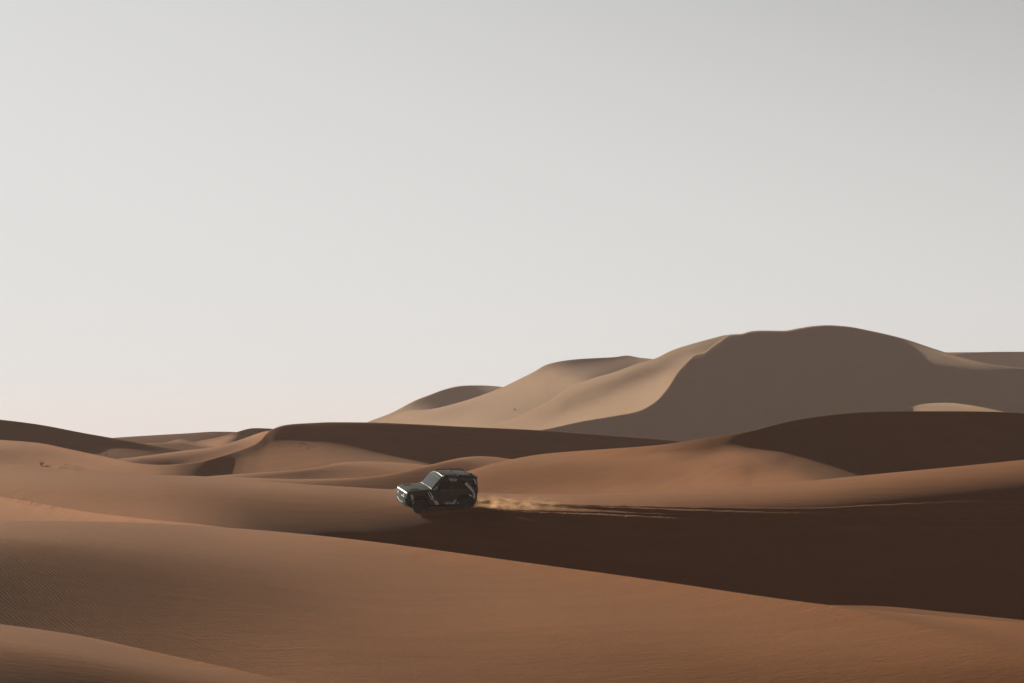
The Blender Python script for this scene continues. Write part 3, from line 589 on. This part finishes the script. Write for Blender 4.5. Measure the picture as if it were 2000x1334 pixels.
        hub.location = (x, y, z); hub.rotation_euler = (0, 0, (0 if s > 0 else math.pi)+steer)
        return hub
    wheel(AX_F, .985, 1, steer=.05); wheel(AX_R, .985, 1); wheel(AX_F, -.985, -1, steer=.05); wheel(AX_R, -.985, -1)
    sw = wheel(-3.70, .0, 1, 1.02, 'spare_wheel'); sw.rotation_euler = (0, 0, math.pi/2); sw.location = (-3.74, 0, 1.02)
    # printed zebra marks, as thin film on the skin
    def stripes(name, f, segs, wd):
        bm = bmesh.new(); wd *= 1.45
        for (a0, b0, a1, b1) in segs:
            L_ = math.hypot(a1-a0, b1-b0); nx, ny = -(b1-b0)/L_*wd/2, (a1-a0)/L_*wd/2; n = max(2, int(L_/.05)); prev = None
            for k in range(n+1):
                t = k/n; p = f(lerp(a0, a1, t)+nx, lerp(b0, b1, t)+ny); q = f(lerp(a0, a1, t)-nx, lerp(b0, b1, t)-ny)
                if p is None or q is None: prev = None; continue
                cur = (bm.verts.new(p), bm.verts.new(q))
                if prev: bm.faces.new((prev[0], prev[1], cur[1], cur[0]))
                prev = cur
        o = bm_obj(name, bm, M_STRIPE, root, False); o['kind'] = 'stuff'; return o
    SP = lambda a, b: side_pt(a, b, 1, .018); SN = lambda a, b: side_pt(a, b, -1, .018)
    def X(px): return -(px-655)*.00283/.914
    def Z(py): return (950-py)*.00283*.985
    def seg(l): return [(X(a), Z(b), X(c), Z(d)) for a, b, c, d in l]
    def band(p, q, n, hw, sl=0., lens=None):          # short bars across a line from p to q (crop pixels)
        out = []; dx, dy = q[0]-p[0], q[1]-p[1]; L_ = math.hypot(dx, dy); ux, uy = -dy/L_, dx/L_
        for k in range(n):
            t = (k+.5)/n; cx, cy = p[0]+dx*t, p[1]+dy*t; h = hw if lens is None else hw*lens[k % len(lens)]
            out.append((cx-ux*h-sl*dx/L_*h, cy-uy*h-sl*dy/L_*h, cx+ux*h+sl*dx/L_*h, cy+uy*h+sl*dy/L_*h))
        return out
    for f in (SP, SN):
        stripes('camouflage_print', f, seg(band((1485, 385), (1640, 545), 15, 24)), .020)
        stripes('camouflage_print', f, seg([(1625, 530, 1665, 690), (1650, 540, 1690, 690), (1668, 560, 1700, 660)]), .022)
        stripes('camouflage_print', f, seg([(1535, 640, 1560, 605), (1560, 600, 1590, 650), (1585, 610, 1620, 650)]), .024)
        stripes('camouflage_print', f, seg([(780, 535, 870, 690), (815, 530, 895, 660), (845, 560, 880, 690), (875, 600, 900, 690)]), .020)
        stripes('camouflage_print', f, seg([(905, 700, 960, 785), (925, 695, 985, 785), (950, 700, 1005, 780)]), .024)
        stripes('camouflage_print', f, seg([(1120, 740, 1150, 790), (1155, 735, 1185, 790), (1190, 730, 1215, 770), (1215, 790, 1320, 690), (1240, 795, 1345, 705), (1290, 790, 1360, 730), (1320, 792, 1380, 755)]), .022)
        stripes('camouflage_print', f, seg([(1180, 290, 1215, 345), (1215, 290, 1245, 345), (1245, 290, 1275, 335), (1275, 350, 1300, 300), (1300, 350, 1325, 310)]), .020)
        stripes('camouflage_print', f, seg([(1660, 330, 1715, 372), (1675, 356, 1722, 400), (1690, 385, 1726, 425), (1640, 310, 1700, 345)]), .018)
        stripes('camouflage_print', f, [(-.72, 1.24, -.92, 1.42), (-.79, 1.24, -.98, 1.42), (-.86, 1.24, -1.0, 1.36)], .018)
        s = 1 if f is SP else -1
        stripes('camouflage_print', f, [(.60, 1.03, .42, .52), (.55, 1.03, .37, .53), (.50, 1.02, .335, .56), (.45, .97, .34, .66)], .020)
        stripes('camouflage_print', lambda a, b, s=s: front_pt(b*s, a, .02), [(1.04, .50, .84, .44), (1.06, .46, .86, .40), (1.05, .42, .90, .36), (.84, .50, .80, .40)], .018)
        stripes('camouflage_print', lambda a, b, s=s: top_pt(a, b*s, .018), [(-1.25, .66, -1.32, .50), (-1.31, .66, -1.38, .50), (-1.37, .66, -1.44, .50), (-2.1, .67, -2.15, .55), (-2.16, .67, -2.21, .55), (-2.22, .67, -2.27, .55)], .022)
    stripes('camouflage_print', lambda a, b: top_pt(a, b, .022), [(-2.35, .56, -3.0, .55), (-2.3, .50, -2.9, .49), (-2.35, -.30, -2.95, -.30), (-2.4, .1, -2.8, .1)], .022)
    stripes('camouflage_print', lambda a, b: front_pt(a, b, .02), [(-.5, .62, -.2, .52), (-.5, .58, -.25, .50), (.1, .86, .4, .80), (.1, .83, .38, .77)], .016)
    for o in root.children:                             # short overhangs
        if o.name.split('.')[0] in ('wheel', 'spare_wheel'): continue
        for ob in (o, *o.children):
            for v in ob.data.vertices:
                if v.co.x > .36: v.co.x = .36+(v.co.x-.36)*.76
                elif v.co.x < -2.95: v.co.x = -2.95+(v.co.x+2.95)*.72
    sw.location.x = -3.55
    return root
CAR = build_car()
# ------------------------------------------------------------------ surface look-ups on the dune under the car
def cam_ray(px, py): return Vector(((px-1000)/F_PX, 1.0, -(py-HOR)/F_PX))
DUNE_BVH = {}
def dune_bvh(i):
    if i not in DUNE_BVH:
        D, Y = DUNE_GRIDS[i]; Z = CAM_Z-(Y-HOR)*D/F_PX; Xw = (DUNE_XS[None]-1000)/F_PX*D
        nr, nc = D.shape; V = np.stack([Xw, D, Z], -1).reshape(-1, 3)
        r, c = np.meshgrid(np.arange(nr-1), np.arange(nc-1), indexing='ij'); a = (r*nc+c).ravel()
        DUNE_BVH[i] = BVHTree.FromPolygons(V.tolist(), np.stack([a, a+1, a+nc+1, a+nc], 1).tolist())
    return DUNE_BVH[i]
def seen(i, px, py):
    d = cam_ray(px, py); r = dune_bvh(i).ray_cast(Vector((0, 0, CAM_Z)), d.normalized()); return r[0]
def ground_z(i, x, y):
    r = dune_bvh(i).ray_cast(Vector((x, y, 200)), Vector((0, 0, -1))); return r[0].z if r[0] is not None else None
CAR_SCALE = .97
def place_car():
    p1, p2 = seen(3, 817.5, 998.5), seen(3, 905.7, 1000.5)                # near front and near rear wheel on the sand
    fwd = (p1-p2).normalized()
    yaw = math.atan2(fwd.y, fwd.x); want = math.radians(180+22.5)
    d = Vector((math.cos(want), math.sin(want), 0)); left = Vector((-d.y, d.x, 0))
    mid = (p1+p2)/2
    # four contact points for that heading
    def C(a, b): p = mid+d*a+left*b; return Vector((p.x, p.y, ground_z(3, p.x, p.y)))
    hb, tr = CAR_SCALE*2.587/2, CAR_SCALE*1.70
    nf, nr, ff, fr = C(hb, 0), C(-hb, 0), C(hb, -tr), C(-hb, -tr)
    print('car at', mid, 'contacts', nf.z, nr.z, ff.z, fr.z)
    sink = Vector((0, 0, .03))                                           # the driven wheels dig in deeper
    xax = ((nf+ff)/2-(nr+fr)/2+sink).normalized(); yax = ((nf+nr)/2-(ff+fr)/2).normalized(); zax = xax.cross(yax).normalized(); yax = zax.cross(xax)
    c = (nf+nr+ff+fr)/4-sink*.5
    M = Matrix((xax, yax, zax)).transposed().to_4x4(); M.translation = c+xax*hb-zax*.015
    CAR.matrix_world = M @ Matrix.Diagonal((CAR_SCALE, CAR_SCALE, CAR_SCALE*1.025, 1))
    return M, (nf, nr, ff, fr)
CAR_M, CONTACT = place_car()
# ------------------------------------------------------------------ wheel tracks
def vnoise(x, y=0., z=0.):
    from mathutils import noise
    return noise.noise(Vector((x, y, z)))
def track(points, seed, start=0.):
    P = [Vector((p.x, p.y)) for p in points]
    d = [0.]
    for a, b in zip(P, P[1:]): d.append(d[-1]+(b-a).length)
    n = int(d[-1]/.07); S = np.linspace(0, d[-1], n)
    k = np.array(d); px = np.array([p.x for p in P]); py = np.array([p.y for p in P])
    X = pchip(list(zip(k, px)), S); Yv = pchip(list(zip(k, py)), S)
    # across the slope, from the bank below to the heaped edge above: the tread lies flatter than the dune
    prof = [(-.52, -.04), (-.40, .015), (-.33, .05), (-.27, .088), (-.21, .095), (-.12, .075), (0, .052), (.12, .034), (.22, .022), (.27, .05), (.32, .062), (.40, .045), (.50, .01), (.60, -.04)]
    V = []
    for i in range(n):
        j0, j1 = max(0, i-1), min(n-1, i+1); t = Vector((X[j1]-X[j0], Yv[j1]-Yv[j0])).normalized(); c = Vector((-t.y, t.x))
        fade = max(.25, 1-S[i]/90)
        for q, (o, h) in enumerate(prof):
            sgn = 1 if o > 0 else -1
            wob = 1+.16*vnoise(S[i]*1.3, seed+sgn)
            x, y = X[i]+c.x*o*wob, Yv[i]+c.y*o*wob; g = ground_z(3, x, y)
            if h > 0: h = 1.35*h*(1+.35*vnoise(S[i]*1.6, seed*3+sgn)+.25*vnoise(S[i]*7, seed+2*sgn))+(.022*math.sin(S[i]*2*math.pi/.30)*max(0, 1-S[i]/12) if -.3 < o < .3 else 0)
            V.append((x, y, g+(h*fade if h > 0 else h)))
    m = len(prof); F = [(i*m+q, i*m+q+1, (i+1)*m+q+1, (i+1)*m+q) for i in range(n-1) for q in range(m-1)]
    if (Vector(V[m])-Vector(V[0])).cross(Vector(V[1])-Vector(V[0])).z > 0: F = [f[::-1] for f in F]
    o = link('tyre_track', mesh_np('tyre_track', V, F), SAND); o['kind'] = 'structure'; return o
nf, nr, ff, fr = CONTACT
NEAR_PX = [(960, 997.5), (1050, 1002.5), (1200, 1007.6), (1350, 1014.5), (1475, 1021.5), (1562, 1024.5), (1720, 1026), (1900, 1025), (2150, 1018)]
FAR_PX = [(960, 980), (1020, 985), (1170, 991.5), (1300, 996), (1500, 1001), (1580, 1002), (1685, 998), (1825, 991.5), (2000, 984), (2200, 972)]
near_path = [nf, nr]+[seen(3, *p) for p in NEAR_PX]; far_path = [ff, fr]+[seen(3, *p) for p in FAR_PX]
track(near_path, 1.7); track(far_path, 5.1)
# ------------------------------------------------------------------ thrown sand
def add_dust():
    fwd = (CAR_M.to_3x3() @ Vector((1, 0, 0))).normalized()
    base = (nr+fr)/2; q = (near_path[3]+far_path[3])/2; d = (q-base).normalized()
    up = (CAR_M.to_3x3() @ Vector((0, 0, 1))).normalized(); side = up.cross(d).normalized(); up = d.cross(side).normalized()
    M = Matrix((d, side, up)).transposed().to_4x4(); M.translation = base
    L = 10.5; bm = bmesh.new(); rings = []
    for t in np.linspace(0, 1, 12):
        h = .34+.32*math.sin(math.pi*min(1, t*1.3)); w = 1.15+.5*t
        rings.append([bm.verts.new((-.5+L*t, y*w, z)) for y, z in ((-1, -.35), (1, -.35), (1, h*.4), (.75, h), (-.75, h), (-1, h*.4))])
    for a, b in zip(rings, rings[1:]):
        for i in range(6): bm.faces.new((a[i], b[i], b[(i+1) % 6], a[(i+1) % 6]))
    bm.faces.new(rings[0]); bm.faces.new(rings[-1][::-1]); bmesh.ops.recalc_face_normals(bm, faces=bm.faces[:])
    me = bpy.data.meshes.new('dust_cloud'); bm.to_mesh(me); bm.free()
    m = bpy.data.materials.new('blown_dust'); m.use_nodes = True; t = m.node_tree; t.nodes.remove(t.nodes['Principled BSDF'])
    N = t.nodes.new; Lk = t.links.new
    tc = N('ShaderNodeTexCoord'); sp = N('ShaderNodeSeparateXYZ'); Lk(tc.outputs['Object'], sp.inputs[0])
    mp = N('ShaderNodeMapping'); mp.inputs['Scale'].default_value = (.8, 1.5, 2.2); Lk(tc.outputs['Object'], mp.inputs[0])
    nz = N('ShaderNodeTexNoise'); nz.inputs['Scale'].default_value = 2.1; nz.inputs['Detail'].default_value = 5; nz.inputs['Roughness'].default_value = .62; Lk(mp.outputs[0], nz.inputs[0])
    def mr(src, a, b, c, d_):
        n = N('ShaderNodeMapRange'); Lk(src, n.inputs[0]); n.interpolation_type = 'SMOOTHSTEP'
        for i, v in enumerate((a, b, c, d_)): n.inputs[i+1].default_value = v
        return n.outputs[0]
    def mul(a, b):
        n = N('ShaderNodeMath'); n.operation = 'MULTIPLY'; Lk(a, n.inputs[0])
        if isinstance(b, float): n.inputs[1].default_value = b
        else: Lk(b, n.inputs[1])
        return n.outputs[0]
    ab = N('ShaderNodeMath'); ab.operation = 'ABSOLUTE'; Lk(sp.outputs[1], ab.inputs[0])
    a = mr(nz.outputs[0], .46, .72, 0, 1); a = mul(a, mr(sp.outputs[0], 7.5, .8, 0, 1)); a = mul(a, mr(sp.outputs[0], -.4, .6, 0, 1))
    a = mul(a, mr(sp.outputs[2], .62, .0, 0, 1)); a = mul(a, mr(ab.outputs[0], 1.5, .9, 0, 1)); a = mul(a, 2.4)
    pv = N('ShaderNodeVolumePrincipled'); pv.inputs['Color'].default_value = (.80, .50, .29, 1); pv.inputs['Anisotropy'].default_value = .35; Lk(a, pv.inputs['Density'])
    Lk(pv.outputs[0], t.nodes['Material Output'].inputs['Volume'])
    o = link('dust_cloud', me, m); o.matrix_world = M; o['kind'] = 'stuff'; o['label'] = 'tan dust blown up behind the rear wheels of the car'
    # clods and grains thrown out along both tracks
    rnd = random.Random(3); V = []; F = []
    for path in (near_path, far_path):
        a0 = path[1]; a1 = path[3]; Lp = (a1-a0).length
        for k in range(4000):
            t_ = min(1., rnd.expovariate(3.6)); p = a0.lerp(a1, t_); s = rnd.uniform(.003, .013)*(1.3-t_)
            x, y = p.x+rnd.gauss(0, .28), p.y+rnd.gauss(0, .28); g = ground_z(3, x, y)
            z = g+abs(rnd.gauss(0, .10))*(1-.6*t_)+.01
            n0 = len(V); V += [(x+s*rnd.uniform(.6, 1.4), y, z), (x-s, y+s*rnd.uniform(.5, 1), z), (x-s*.7, y-s, z), (x, y, z+s*rnd.uniform(.8, 1.8))]
            F += [(n0, n0+1, n0+3), (n0+1, n0+2, n0+3), (n0+2, n0, n0+3), (n0, n0+2, n0+1)]
    o = link('thrown_sand', mesh_np('thrown_sand', V, F, False), SAND); o['kind'] = 'stuff'; o['label'] = 'sand grains thrown up along the fresh wheel tracks'
add_dust()
# ------------------------------------------------------------------ scrub and footprints
M_SCRUB = material('dry_scrub', (.07, .055, .03), .9)
def scrub(px, py, i, w, h, label, seed):
    p = seen(i, px, py)
    if p is None: print('no ground for scrub', px, py); return
    rnd = random.Random(seed); root = bpy.data.objects.new('desert_shrub', None); COL.objects.link(root); root.location = p
    tag(root, label, 'shrub', 'dry shrubs scattered on the dunes')
    bs = bmesh.new(); bl = bmesh.new()
    for k in range(16):
        a = rnd.uniform(0, 2*math.pi); r = rnd.uniform(.2, 1)*w/2; top = Vector((math.cos(a)*r, math.sin(a)*r, h*rnd.uniform(.5, 1)))
        mid = top*.5+Vector((0, 0, h*.12)); tube_bm(bs, [(0, 0, -.03), mid, top], w*.012, 4)
        for q in range(14):
            c = mid.lerp(top, rnd.uniform(0, 1.1))+Vector([rnd.gauss(0, w*.05) for _ in range(3)]); s = w*rnd.uniform(.03, .07)
            e = [Vector([rnd.gauss(0, 1) for _ in range(3)]).normalized()*s for _ in range(2)]
            bl.faces.new([bl.verts.new(c), bl.verts.new(c+e[0]), bl.verts.new(c+e[0]+e[1]*.5), bl.verts.new(c+e[1])])
    bm_obj('stem', bs, M_SCRUB, root, False); bm_obj('foliage', bl, M_SCRUB, root, False)
IDX = {d['name']: k for k, d in enumerate(DUNES)}
scrub(81, 911, IDX['L6a'], .75, .5, 'low dry shrub behind the long dune crest near the left edge', 1)
scrub(207, 890, IDX['L7'], .45, .4, 'tiny dark shrub at the dip between the two left dunes', 2)
scrub(1005, 802, IDX['H3'], 1.0, .6, 'dark speck of a shrub on the lit slope, left of its neighbour', 3)
scrub(1064, 807, IDX['H3'], 1.1, .55, 'dark speck of a shrub on the lit slope, nearer the big shaded hill', 4)
scrub(1497, 811, IDX['H1'], 1.6, .7, 'small shrub low on the shaded face of the big hill', 5)
def footprints(pts, i, seed, size):
    rnd = random.Random(seed); V = []; F = []
    for px, py in pts:
        p = seen(i, px, py)
        if p is None: continue
        a = rnd.uniform(-.5, .5); n = 10; b = len(V)
        for r, h in ((1.6, -.02), (1.15, .05), (.85, .045), (.55, -.01)):
            for k in range(n):
                t = 2*math.pi*k/n; x, y = math.cos(t)*size*r, math.sin(t)*size*.55*r
                X_, Y_ = p.x+x*math.cos(a)-y*math.sin(a), p.y+x*math.sin(a)+y*math.cos(a); g = ground_z(i, X_, Y_)
                V.append((X_, Y_, (g if g else p.z)+h*size*3*rnd.uniform(.7, 1.2)))
        for ring in range(3):
            for k in range(n): F.append((b+ring*n+k, b+ring*n+(k+1) % n, b+(ring+1)*n+(k+1) % n, b+(ring+1)*n+k))
    if V:
        o = link('footprints', mesh_np('footprints', V, F), SAND); o['kind'] = 'stuff'
footprints([(6, 970), (14, 972), (22, 974), (38, 977), (46, 979), (60, 983), (72, 985), (78, 985.6), (98, 991), (104, 992)], IDX['N2'], 1, .12)
footprints([(118, 913), (126, 914.5), (134, 915), (142, 917), (150, 917), (158, 918.5), (166, 919), (128, 908), (136, 910), (145, 912), (152, 912.5), (160, 915), (178, 921)], IDX['L6a'], 2, .19)
footprints([(588, 866), (596, 868), (604, 871), (612, 873), (585, 872), (600, 876), (566, 866)], IDX['L6a'], 3, .13)
